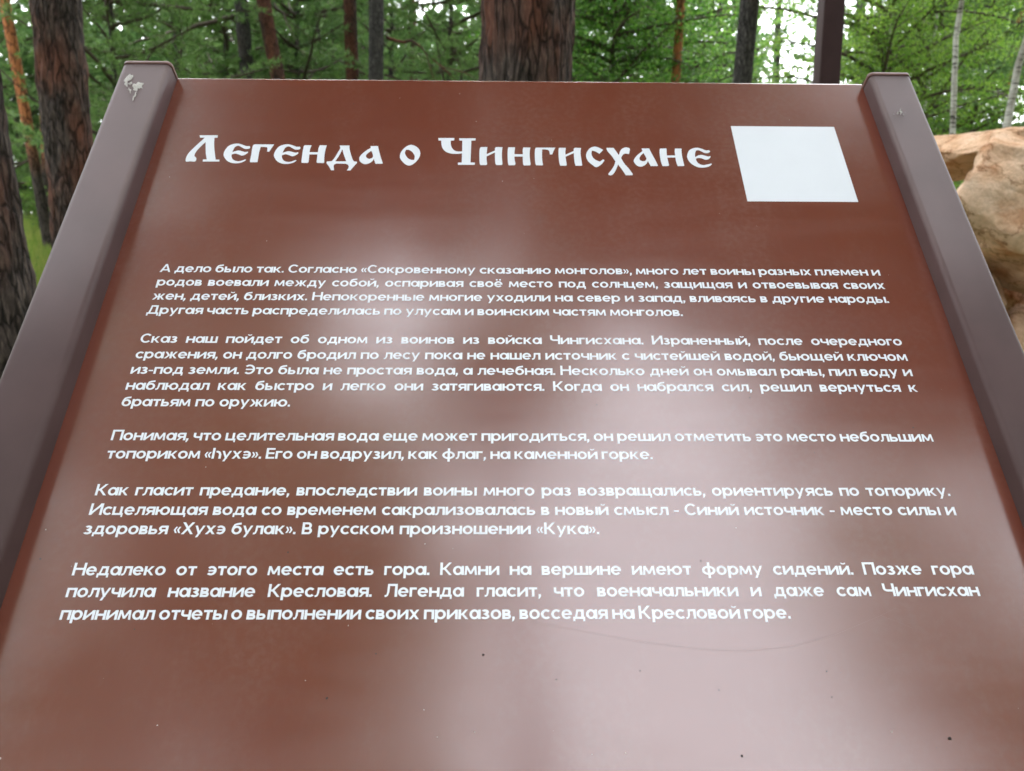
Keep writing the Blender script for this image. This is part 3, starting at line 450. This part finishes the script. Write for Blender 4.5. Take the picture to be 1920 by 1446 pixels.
# grit, grime and scratches
rnd = random.Random(5)
def specks(lst, m, name):
    v, f = [], []
    for x, y, r in lst:
        r *= .0003; a0 = rnd.random() * 6; k = rnd.uniform(.55, 1); b = len(v); n = 8
        for i in range(n):
            a = i * 2 * math.pi / n; rr = r * rnd.uniform(.75, 1.2)
            dx, dy = rr * math.cos(a), rr * k * math.sin(a)
            v.append((x / 1000 + dx * math.cos(a0) - dy * math.sin(a0), y / 1000 + dx * math.sin(a0) + dy * math.cos(a0), .0001))
        v.append((x / 1000, y / 1000, .0001 + r * .5))
        f += [(b + i, b + (i + 1) % n, b + n) for i in range(n)]
    tag(obj(name, v, f, m, panel, True), kind='stuff')
specks(SPECK_DARK + [(rnd.uniform(-410, 410), rnd.uniform(-780, -20), rnd.uniform(.6, 1.2)) for _ in range(40)], SOIL, 'dark_grit')
specks(SPECK_LIGHT + [(rnd.uniform(-410, 410), rnd.uniform(-780, -20), rnd.uniform(.5, 1.)) for _ in range(30)], PALE, 'pale_grit')
v, f = [], []
for ln in SCRATCH:
    b = len(v)
    for x, y in ln: v += [(x / 1000, y / 1000 - .00005, .00008), (x / 1000, y / 1000 + .00005, .00008)]
    f += [(b + 2 * i, b + 2 * i + 2, b + 2 * i + 3, b + 2 * i + 1) for i in range(len(ln) - 1)]
obj('scratch', v, f, FILM, panel)
def dropping(polys, parent, H_):
    v, f = [], []
    def blob(p):
        q = []
        for i in range(len(p)):
            (x0, y0), (x1, y1) = p[i], p[(i + 1) % len(p)]; L = math.hypot(x1 - x0, y1 - y0)
            for k in range(4):
                t = k / 4; q.append((x0 + (x1 - x0) * t + rnd.gauss(0, .09) * L, y0 + (y1 - y0) * t + rnd.gauss(0, .09) * L))
        n = len(q); cx, cy = sum(t[0] for t in q) / n, sum(t[1] for t in q) / n; b = len(v)
        for x, y in q: v.append((x / 1000, y / 1000, H_ + .00008))
        for x, y in q: v.append(((cx + (x - cx) * .7) / 1000, (cy + (y - cy) * .7) / 1000, H_ + rnd.uniform(.0002, .0007)))
        v.append((cx / 1000, cy / 1000, H_ + .0004))
        for i in range(n):
            j = (i + 1) % n; f.append((b + i, b + j, b + n + j, b + n + i)); f.append((b + n + i, b + n + j, b + 2 * n))
    for p in polys:
        blob(p); cx, cy = p[0]
        for _ in range(5):
            x, y, s_ = cx + rnd.gauss(0, 3), cy + rnd.gauss(-2, 5), rnd.uniform(.15, .5)
            blob([(x, y), (x + s_, y + s_ * .4), (x + s_ * .8, y - s_ * 1.6), (x - s_ * .2, y - s_)])
    obj('bird_dropping', v, f, DROP, parent, False)
dropping(DROP_A, postL, HL); dropping(DROP_B, postR, HR)

# ------------------------------------------------------------------ rocks
def rock(seed, size, loc, rot, label, cuts=16, rough=.05, sub=6):
    rn = random.Random(seed); bm = bmesh.new(); bmesh.ops.create_icosphere(bm, subdivisions=sub, radius=1)
    pl = []
    for _ in range(cuts):
        d = Vector((rn.gauss(0, 1), rn.gauss(0, 1), rn.gauss(0, 1))).normalized(); pl.append((d, rn.uniform(.62, .95)))
    off = Vector((rn.random() * 50, rn.random() * 50, 0))
    for q in bm.verts:
        d = q.co.normalized(); r = 1.15
        for nrm, dist in pl:
            c = nrm.dot(d)
            if c > .05: r = min(r, dist / c)
        p = d * r
        k = noise.fractal(p * 1.6 + off, 1, 2, 6) * rough * 1.5 + abs(noise.noise(p * 3.5 + off)) * rough * .6
        st = abs(noise.noise(Vector((p.x * 1.3, p.y * 1.3, p.z * 2.2)) + off))
        p *= 1 + k - .05 * (1 - smooth(0, .05, st)) * smooth(-.1, .35, noise.noise(d * 1.7 + off))
        q.co = Vector((p.x * size[0], p.y * size[1], p.z * size[2]))
    me = bpy.data.meshes.new('boulder'); bm.to_mesh(me); bm.free(); me.materials.append(STONE)
    for pg in me.polygons: pg.use_smooth = True
    o = bpy.data.objects.new('boulder', me); C.objects.link(o); o.location = loc; o.rotation_euler = rot
    tag(o, label, 'boulder', 'boulders of the stone heap'); return o
rock(3, (.86, .62, .40), at(1995, 402, 4.5), (R(30), R(7), R(12)), 'large tan sandstone boulder bulging out beside the right sign post', 15, .06)
rock(8, (.66, .5, .16), at(1885, 286, 4.95), (R(3), R(-3), R(-20)), 'flat pale sandstone slab topping the stone heap', 14, .035)
rock(12, (.5, .4, .15), at(2090, 268, 5.2), (0, R(4), R(40)), 'thick sandstone slab at the back of the heap top', 14, .03)
rock(21, (.6, .5, .40), at(1965, 705, 4.5), (0, R(-6), R(70)), 'buff sandstone boulder under the dark hollow of the heap')
rock(23, (.95, .42, .45), at(1960, 545, 5.4), (0, 0, R(8)), 'sandstone boulder deep behind the dark hollow')
rock(22, (.5, .5, .45), at(2180, 590, 4.6), (0, 0, R(10)), 'sandstone boulder at the outer side of the dark hollow')
rock(24, (.3, .6, .36), at(1775, 590, 4.7), (0, 0, R(-15)), 'narrow sandstone boulder walling the hollow behind the right post')
for k, (px, py, d, s) in enumerate(((1760, 830, 4.7, .5), (2060, 840, 4.4, .55), (2300, 800, 4.8, .6))):
    p = at(px, py, d); p.z = ground_z(p.x, p.y) + s * .45
    rock(30 + k, (s, s * .8, s * .62), p, (0, 0, k * 1.3), ('low sandstone boulder at the foot of the heap behind the post', 'broad sandstone boulder at the foot of the heap in the middle', 'sandstone boulder at the far right foot of the heap')[k])

# ------------------------------------------------------------------ square steel post
pb = at(1528, 400, 3.1); pt = at(1541, 0, 3.1)
sp = empty('steel_post', (pb.x + .01, pb.y, ground_z(pb.x, pb.y) - .05)); tag(sp, 'square dark brown steel post standing behind the sign near the birches', 'post')
def up(o): o.rotation_euler = (R(90), 0, 0); return o
s_ = rounded_bar(-.039, .039, -.039, .039, 0, 2.75, .006, MATT, 'shaft', sp, 3); up(s_)
s_ = rounded_bar(-.041, .041, -.041, .041, 2.752, 2.762, .006, CAP, 'end_cap', sp, 3); up(s_)
s_ = rounded_bar(-.09, .09, -.09, .09, .03, .042, .006, MATT, 'base_plate', sp, 3); up(s_)

# ------------------------------------------------------------------ trees
def tube(pts, rads, sides=8, v=None, f=None):
    v = [] if v is None else v; f = [] if f is None else f
    b = len(v); n = len(pts)
    for i, (p, r) in enumerate(zip(pts, rads)):
        t = (pts[min(i + 1, n - 1)] - pts[max(i - 1, 0)]).normalized()
        a = t.orthogonal().normalized() if abs(t.z) < .9 else t.cross(Vector((0, 1, 0))).normalized()
        c = t.cross(a)
        for k in range(sides):
            an = 2 * math.pi * k / sides; v.append(p + r * (math.cos(an) * a + math.sin(an) * c))
    for i in range(n - 1):
        for k in range(sides):
            k2 = (k + 1) % sides; f.append((b + i * sides + k, b + i * sides + k2, b + (i + 1) * sides + k2, b + (i + 1) * sides + k))
    return v, f
def bark_trunk(path, rads, sides, rings, seed, amp):   # trunk with furrowed plates
    v, f = [], []; L = len(path) - 1
    for j in range(rings + 1):
        t = j / rings * L; i = min(int(t), L - 1); u = t - i
        p = path[i].lerp(path[i + 1], u); r = rads[i] * (1 - u) + rads[i + 1] * u
        for k in range(sides):
            a = 2 * math.pi * k / sides; d = Vector((math.cos(a), math.sin(a), 0))
            q = Vector((d.x * r * 14, d.y * r * 14, p.z * 2.6 + seed))
            h = noise.noise(q * 1.0) * .55 + abs(noise.noise(q * 2.1)) * .9 + noise.noise(Vector((d.x * r * 60, d.y * r * 60, p.z * 14))) * .3
            big = noise.noise(Vector((d.x * 1.3, d.y * 1.3, p.z * .8 + seed))) * .06
            v.append(p + d * (r * (1 + big) + amp * (h - .4)))
    for j in range(rings):
        for k in range(sides): k2 = (k + 1) % sides; f.append((j * sides + k, j * sides + k2, (j + 1) * sides + k2, (j + 1) * sides + k))
    return v, f
def needles(v, f, p, d, rn, n, ln, wd, spread):
    for _ in range(n):
        q = (d + Vector((rn.gauss(0, spread), rn.gauss(0, spread), rn.gauss(0, spread)))).normalized()
        s = q.cross(Vector((rn.gauss(0, 1), rn.gauss(0, 1), rn.gauss(0, 1)))).normalized() * wd
        o = p + q * rn.uniform(0, .04); L = ln * rn.uniform(.7, 1.25); b = len(v)
        v += [o - s, o + s, o + q * L]; f.append((b, b + 1, b + 2))
def leaves(v, f, p, rn, n, spread, size):
    for _ in range(n):
        o = p + Vector((rn.gauss(0, spread), rn.gauss(0, spread), rn.gauss(0, spread * .8)))
        d = Vector((rn.gauss(0, 1), rn.gauss(0, 1), rn.gauss(-.6, .6))).normalized()
        s = d.cross(Vector((rn.gauss(0, .6), rn.gauss(0, .6), 1))).normalized(); L = size * rn.uniform(.6, 1.25); b = len(v)
        v += [o, o + d * L * .5 + s * L * .38, o + d * L, o + d * L * .5 - s * L * .38]; f.append((b, b + 1, b + 2, b + 3))
def crown(kind, seed, z0, z1, rad, step, nb, tw, lsize, lw, ln, spread=.45, leafmat=None, name='crown', tip=.25, lean=0):
    rn = random.Random(seed); bv, bf, lv, lf = [], [], [], []
    z = z0
    while z < z1:
        t = (z - z0) / (z1 - z0)
        prof = (1 - t) ** .75 if kind == 'young' else (math.sin(math.pi * min(1, .18 + t * .82)) ** .7)
        az0 = rn.random() * 6.3
        for k in range(nb):
            if rn.random() < .12: continue
            az = az0 + k * 6.283 / nb + rn.uniform(-.4, .4); L = rad * prof * rn.uniform(.55, 1.15) + .15
            el = rn.uniform(-.25, .25) + t * .6 if kind != 'birch' else rn.uniform(.1, .7)
            d = Vector((math.cos(az) * math.cos(el), math.sin(az) * math.cos(el), math.sin(el)))
            pts = []; p = Vector((0, 0, z + rn.uniform(-.2, .2) * step)); ns = 6
            curve = rn.uniform(.0, .12) if kind != 'birch' else rn.uniform(-.16, -.04)
            for i in range(ns + 1):
                pts.append(p.copy()); p = p + d * (L / ns); d = (d + Vector((rn.gauss(0, .09), rn.gauss(0, .09), curve + rn.gauss(0, .05)))).normalized()
            r0 = .012 + .012 * L
            tube(pts, [r0 * (1 - .85 * i / ns) for i in range(ns + 1)], 5, bv, bf)
            for i in range(1, ns + 1):
                frac = i / ns
                if frac < tip: continue
                for _ in range(tw):
                    pa = pts[i - 1].lerp(pts[i], rn.random()); dd = (pts[i] - pts[i - 1]).normalized()
                    side = (dd.cross(Vector((0, 0, 1))) * rn.choice((-1, 1)) + dd * rn.uniform(.3, 1) + Vector((0, 0, rn.gauss(0, .35)))).normalized()
                    tl = L * rn.uniform(.12, .34) * (1.25 - frac * .6); pe = pa + side * tl
                    tube([pa, pa.lerp(pe, .5) + Vector((0, 0, .02)), pe], [.006, .004, .002], 3, bv, bf)
                    m = max(2, int(tl / .13))
                    for j in range(1, m + 1):
                        q = pa.lerp(pe, j / m)
                        if kind == 'birch': leaves(lv, lf, q, rn, ln, spread * .18, lsize)
                        else: needles(lv, lf, q, side, rn, ln, lsize, lw, spread)
        z += step * rn.uniform(.75, 1.25)
    bm_ = mesh('branches', bv, bf, BARK_TWIG, True); lm = mesh(name, lv, lf, leafmat)
    print('crown', kind, len(lf), len(bf)); return bm_, lm

TALL = [crown('tall', 40 + i, 0, 8.5, 2.7, .62, 5, 3, .20, .016, 9, .55, NEEDLE, 'crown', .2) for i in range(3)]
CANOPY = [crown('tall', 44 + i, 0, 8, 2.7, .52, 6, 4, .22, .024, 13, .6, NEEDLE, 'crown', .12) for i in range(3)]
MID = [crown('young', 50 + i, 0, 7.5, 2.6, .42, 5, 3, .11, .0085, 16, .5, (NEEDLE, NEEDLE_LIGHT, NEEDLE)[i], 'crown', .15) for i in range(3)]
BIR = [crown('birch', 60 + i, 0, 6.5, 2.3, .32, 4, 4, .05, 0, 8, .55, LEAF, 'crown', .15) for i in range(2)]
ASP = crown('birch', 66, 0, 5.5, 2.2, .28, 5, 4, .06, 0, 7, .5, ASPEN_LEAF, 'crown', .1)

def pine(pxa, pxb, yb, wpx, d, m, label, H=16, hc=8.5, near=False, group=None, seed=0, cr=0, cs=1.0, name='pine_tree'):
    """trunk centre at photo columns pxa (top edge) and pxb (row yb); wpx = width in photo pixels, d = distance"""
    A, B = at(pxa, 0, d), at(pxb, yb, d); dr = (A - B) / (A.z - B.z)
    gx, gy = B.x - dr.x * B.z, B.y
    gz = ground_z(gx, gy); base = Vector((B.x + dr.x * (gz - B.z), B.y, gz)); r = wpx / FPX * d / 2
    t = empty(name, base); tag(t, label, 'tree', group)
    rn = random.Random(seed + int(pxa * 7)); zz = A.z - gz
    path, rads = [], []
    n = 24 if near else 12
    for i in range(n + 1):
        h = -.1 + (H + .1) * i / n; bend = max(0, h - zz) ** 2 * .004
        path.append(Vector((dr.x * h * (1 if h < zz else .9) + bend * rn.choice((1,)), bend * .5, h)))
        rads.append(r * (1.22 - .22 * smooth(-.1, 1.0, h)) * (1 - .75 * max(0, (h - zz) / (H - zz))))
    if near:
        v, f = bark_trunk(path[:9], rads[:9], 150, 420, seed, .02); v2, f2 = tube(path[8:], rads[8:], 16)
        f += [tuple(i + len(v) for i in q) for q in f2]; v += v2
    else: v, f = tube(path, rads, 14)
    obj('trunk', v, f, m, t, True)
    ci = int(rn.random() * 3); top = path[-1]; k = cs * (H - hc) / 8.5
    i = min(range(len(path)), key=lambda i: abs(path[i].z - hc)); c0 = path[i]; rz = rn.random() * 6 + cr
    b, c = (CANOPY if near else TALL)[ci]
    put('branches', b, t, c0, rz, k); put('crown', c, t, c0, rz, k)
    return t, path, rads
def dead_branch(t, a, b, r, m=BARK_TWIG, kink=None):   # bare limb from world point a to b
    o = t.location; pts = [a - o]
    if kink is not None: pts.append(kink - o)
    pts.append(b - o); rn = random.Random(int(a.x * 1000)); P_ = []
    for p, q in zip(pts, pts[1:]):
        for k in range(5): P_.append(p.lerp(q, k / 5) + Vector((rn.gauss(0, .02), rn.gauss(0, .02), rn.gauss(0, .02))))
    P_.append(pts[-1]); n = len(P_)
    v, f = tube(P_, [r * (1 - .7 * i / (n - 1)) for i in range(n)], 6)
    for _ in range(4):
        i = rn.randrange(n // 3, n - 1); d = (P_[i + 1] - P_[i]).normalized() + Vector((rn.gauss(0, .6), rn.gauss(0, .6), rn.gauss(0, .6)))
        tube([P_[i], P_[i] + d * r * 14, P_[i] + d * r * 26 + Vector((0, 0, -r * 3))], [r * .4, r * .25, r * .1], 4, v, f)
    obj('dead_limb', v, f, m, t, True)

pine(-52, -22, 548, 150, 3.2, BARK, 'dark furrowed pine trunk cut by the left edge of the photo', near=True, seed=1, hc=9)
pine(132, 131, 300, 84, 5.2, BARK, 'thick dark pine with reddish bark just left of the left sign post', near=True, seed=2, hc=9)
pine(989, 981, 150, 175, 3.7, BARK, 'thickest pine trunk rising behind the middle of the sign', near=True, seed=3, hc=7.2, H=18, cs=1.32)
pine(33, 54, 250, 19, 13, BARK_ORANGE, 'slim orange barked pine beside the leftmost trunk', seed=4)
pine(82, 77, 70, 12, 19, BARK_ORANGE, 'thin orange pine half hidden by the thick dark pine', seed=5)
tA, pA, _ = pine(457, 461, 110, 26, 15, BARK_GREY, 'grey brown pine trunk first right of the left sign post', seed=6)
tB, pB, _ = pine(498, 519, 135, 27, 13, BARK_RED, 'reddish brown pine trunk leaning left towards its top', seed=7)
pine(597, 598, 60, 12, 26, BARK_GREY, 'thin distant grey trunk between two pairs of pines', seed=8)
pine(660, 661, 145, 25, 15, BARK_RED, 'straight dark reddish pine left of the charcoal trunk', seed=9)
tD, pD, _ = pine(710, 705, 145, 28, 13, BARK_GREY, 'charcoal grey pine trunk left of the dead brown branch', seed=10)
tE, pE, _ = pine(775, 776, 145, 14, 20, BARK_RED, 'slender brown pine behind the dead branch', seed=11)
pine(1272, 1267, 150, 17, 11, BARK_ORANGE, 'slender orange pine right of the bright aspen leaves', seed=12)
pine(1402, 1392, 152, 36, 8.5, BARK_GREY, 'dark grey pine trunk left of the square steel post', seed=13)
pine(1897, 1893, 200, 14, 27, BARK_ORANGE, 'orange pine glimpsed behind the right hand birch', seed=14)
dead_branch(tD, at(722, 70, 13), at(845, 140, 12.4), .03, BARK_RED, at(776, 80, 12.7))
dead_branch(tA, at(450, 30, 15), at(210, 96, 13.6), .045, BARK_TWIG, at(318, 62, 14.3))
dead_branch(tB, at(512, 8, 13), at(548, 58, 12.5), .018, BARK_TWIG)

def sapling(px, d, m, label, h, rpx, crowns, lift, s, lean=0, group=None, name='young_pine', rz=0, rtop=.3):
    p = at(px, 100, d); gz = ground_z(p.x, p.y); t = empty(name, (p.x, p.y, gz)); tag(t, label, 'tree', group)
    n = 8; path = [Vector((lean * (i / n) * h + .05 * math.sin(i * 1.7), .04 * math.sin(i * 2.3), -.1 + (h + .1) * i / n)) for i in range(n + 1)]
    r = rpx / FPX * d / 2
    v, f = tube(path, [r * (1 - (1 - rtop) * i / n) for i in range(n + 1)], 10)
    obj('trunk', v, f, m, t, True)
    b, c = crowns
    off = Vector((lean * (lift + 1.5), 0, lift))
    put('branches', b, t, off, rz, s); put('crown', c, t, off, rz, s); return t
# young pines filling the left half
YP = 'young pines of the understorey'
for k, (px, d, h, lift, s, var, lab) in enumerate((
    (-60, 20, 9, 1.2, 1.1, 0, 'young pine seen past the leftmost dark trunk'),
    (215, 12, 9, 1.4, 1.0, 2, 'dark young pine behind the top of the left sign post'),
    (330, 22, 11, 2.0, 1.3, 0, 'young pine with open branches above the upper left corner of the panel'),
    (425, 17, 9.5, 1.8, 1.05, 1, 'young pine with a soft green tuft in front of the grey brown trunk'),
    (560, 16, 10, 1.6, 1.1, 0, 'bushy young pine right of the leaning reddish trunk'),
    (625, 24, 12, 2, 1.4, 1, 'light green young pine left of the straight dark reddish trunk'),
    (735, 19, 10, 2, 1.1, 2, 'young pine behind the charcoal grey trunk'),
    (845, 15, 9.5, 2.2, 1.0, 0, 'dense young pine left of the thickest trunk'),
    (900, 24, 12, 2, 1.4, 1, 'young pine half hidden by the thickest trunk'),
    (1345, 24, 12, 2, 1.2, 1, 'pale young pine between the orange pine and the dark grey trunk'),
    (1640, 20, 11, 2, 1.3, 2, 'dark young pine deep behind the birches'),
    (1840, 18, 10, 1.0, 1.2, 0, 'dark young pine behind the white birch stems'),
    (20, 27, 12, .6, 1.4, 2, 'distant young pine in the gap left of the thick dark pine'))):
    sapling(px, d, BARK_GREY, lab, h, 12, MID[var], lift, s, 0, YP, 'young_pine', k * 1.1)
BG = 'birches on the right'
sapling(1800, 8.5, BIRCH, 'white birch stem rising from behind the stone heap', 9, 13, BIR[0], 4.0, .75, 0, BG, 'birch_tree', .4)
sapling(1834, 8, BIRCH, 'white birch leaning right beside the edge of the photo', 8, 17, BIR[1], 3.8, .75, .16, BG, 'birch_tree', 2.2)
sapling(1826, 21, BIRCH, 'thin distant birch just right of the white birch stem', 10, 8, BIR[1], 2, 1.1, 0, BG, 'birch_tree', 4)
sapling(1660, 11.5, BIRCH, 'leafy birch whose leaves hang above the right sign post', 7, 7, BIR[0], 1.8, .85, 0, BG, 'birch_tree', 3)
sapling(1745, 13.5, BIRCH, 'leafy birch left of the white birch stem', 8, 9, BIR[1], 1.7, .95, 0, BG, 'birch_tree', 5.2)
sapling(1145, 11, ASPEN, 'bright green aspen with a pale stem right of the thickest trunk', 8, 8, ASP, 1.5, .8, .01, None, 'aspen_tree', 1)
sapling(1215, 16, ASPEN, 'second bright aspen set back behind the first', 9, 9, ASP, 1.5, 1.1, 0, None, 'aspen_tree', 3)

# tall pines round about: their crowns close the sky over the sign and show in its gloss
TP = 'tall pines standing round the viewer outside the frame'
def tall(x, y, H, hc, k, ci):
    gz = ground_z(x, y); t = empty('pine_tree', (x, y, gz)); tag(t, 'tall pine out of frame that only shows as a reflection in the panel', 'tree', TP)
    n = 8; path = [Vector((.1 * math.sin(i * .9 + x), .1 * math.sin(i * 1.1 + y), -.1 + (H + .1) * i / n)) for i in range(n + 1)]
    v, f = tube(path, [(.12 if k < .8 else .19) * (1 - .7 * i / n) for i in range(n + 1)], 12); obj('trunk', v, f, BARK, t, True)
    b, c = (CANOPY + TALL)[ci]; put('branches', b, t, (0, 0, hc), x * 3 + y, k); put('crown', c, t, (0, 0, hc), x * 3 + y, k)
for x, y, H, hc, k, ci in ((-2.9, 1.3, 17, 7.6, 1.0, 3), (-4.4, -2.2, 17, 7.2, 1.1, 4), (-5.2, -5.4, 18, 7, 1.15, 5), (.2, -2.5, 15, 10.3, .62, 4), (6.7, .4, 18, 7.4, .85, 3), (1.5, .15, 16, 9.5, .64, 2), (7.4, -6.4, 18, 7, 1.0, 3), (-1.25, .5, 16, 9.6, .62, 1), (-2.4, -5, 18, 8, .95, 3), (-3.2, -8.4, 19, 7, 1.2, 5),
                           (4.2, -.4, 17, 8, 1.0, 2), (6.9, -1.0, 18, 7.4, 1.05, 0), (12, -10.5, 18, 6, 1.2, 2),
                           (-9, 3, 18, 7, 1.0, 5), (-1.5, -14, 19, 6, 1.2, 2), (4.5, -17, 18, 6, 1.2, 0), (9, 5, 18, 7, 1.2, 1), (12.5, -2, 19, 7, 1.2, 2), (-9, -10, 19, 6, 1.2, 3)):
    tall(x, y, H, hc, k, ci)

# ------------------------------------------------------------------ far wood: one mass
rn = random.Random(77); fv, ff = [], []
def clump(p, n, spread, size):
    for _ in range(n):
        o = p + Vector((rn.gauss(0, spread), rn.gauss(0, spread), rn.gauss(0, spread * .7)))
        d = Vector((rn.gauss(0, 1), rn.gauss(0, 1), rn.gauss(0, .8))).normalized(); s = d.cross(Vector((rn.gauss(0, 1), rn.gauss(0, 1), 1))).normalized()
        L = size * rn.uniform(.6, 1.4); b = len(fv); fv.extend([o - s * L * .3, o + s * L * .3, o + d * L]); ff.append((b, b + 1, b + 2))
for _ in range(7600):
    az = R(rn.uniform(-52, 52)); dist = rn.uniform(32, 58); x, y = dist * math.sin(az), dist * math.cos(az)
    pa = math.degrees(az)
    top = 13 + 5 * noise.noise((pa * .16, 3, 0)) + 3 * noise.noise((pa * .6, 9, 0))
    if 15.5 < pa < 22.5: top = 4.5
    if -23 < pa < -18: top *= .62
    if -8 < pa < -2: top *= .72
    if pa < -28: top += 4
    z = rn.random() ** .8 * top
    el = math.degrees(math.atan2(ground_z(x, y) + z - 1.3, dist))
    if el > 6 and noise.noise((pa * .33, el * .42, 5.5)) > .16: continue      # openings between the crowns
    clump(Vector((x, y, ground_z(x, y) + z)), 28, .8, .42)
for _ in range(700):
    az = R(rn.uniform(-52, -1)); dist = rn.uniform(30, 50); x, y = dist * math.sin(az), dist * math.cos(az)
    clump(Vector((x, y, ground_z(x, y) + rn.random() * 7.5)), 26, .8, .38)
for _ in range(230):
    az = R(rn.uniform(14.5, 23)); dist = rn.uniform(30, 55); x, y = dist * math.sin(az), dist * math.cos(az)
    clump(Vector((x, y, ground_z(x, y) + rn.uniform(3, 15))), 16, .9, .3)
for _ in range(900):                   # the wood closes behind the viewer too
    az = R(rn.uniform(52, 308)); dist = rn.uniform(22, 40); x, y = dist * math.sin(az), dist * math.cos(az)
    clump(Vector((x, y, ground_z(x, y) + rn.random() * rn.uniform(10, 17))), 26, 1.3, .9)
for _ in range(46):
    az = R(rn.uniform(-45, 45)); dist = rn.uniform(30, 48); x, y = dist * math.sin(az), dist * math.cos(az); gz = ground_z(x, y)
    nf = len(ff); tube([Vector((x, y, gz - .2)), Vector((x + .1, y, gz + 6)), Vector((x + rn.uniform(-.4, .4), y, gz + 13))], [.16, .13, .07], 7, fv, ff)
o = obj('far_wood', fv, ff, [FAR, BARK_GREY]); tag(o, kind='stuff')
for pg in o.data.polygons:
    if len(pg.vertices) == 4: pg.material_index = 1

# ------------------------------------------------------------------ grass
rn = random.Random(9); v, f = [], []
for _ in range(70000):
    if rn.random() < .3: az = R(rn.uniform(-33.5, -29.5)); d = rn.uniform(7, 26); x, y = d * math.sin(az), d * math.cos(az)
    elif rn.random() < .6: x, y = rn.gauss(0, 3.5), rn.uniform(1.7, 9)
    else: x, y = rn.uniform(-16, 12), rn.uniform(1.8, 20)
    h = rn.uniform(.06, .36) * (1 + .6 * noise.noise((x * .6, y * .6, 4))); a = rn.random() * 6.3
    p = Vector((x, y, ground_z(x, y) - .02)); s = Vector((math.cos(a), math.sin(a), 0)) * rn.uniform(.006, .014); b = len(v)
    tipv = p + Vector((rn.gauss(0, .08), rn.gauss(0, .08), h))
    v += [p - s, p + s, tipv]; f.append((b, b + 1, b + 2))
tag(obj('grass', v, f, GRASS), kind='stuff')
for k, (px, py, d, lab) in enumerate(((70, 400, 16, 'low bright green bush in the grass between the two left trunks'), (95, 380, 21, 'small leafy bush farther back in the left gap'))):
    p = at(px, py, d); gz = ground_z(p.x, p.y); t = empty('bush', (p.x, p.y, gz)); tag(t, lab, 'bush')
    b, c = BIR[k]; put('branches', b, t, (0, 0, -.05), k, .2); put('foliage', c, t, (0, 0, -.05), k, .2)
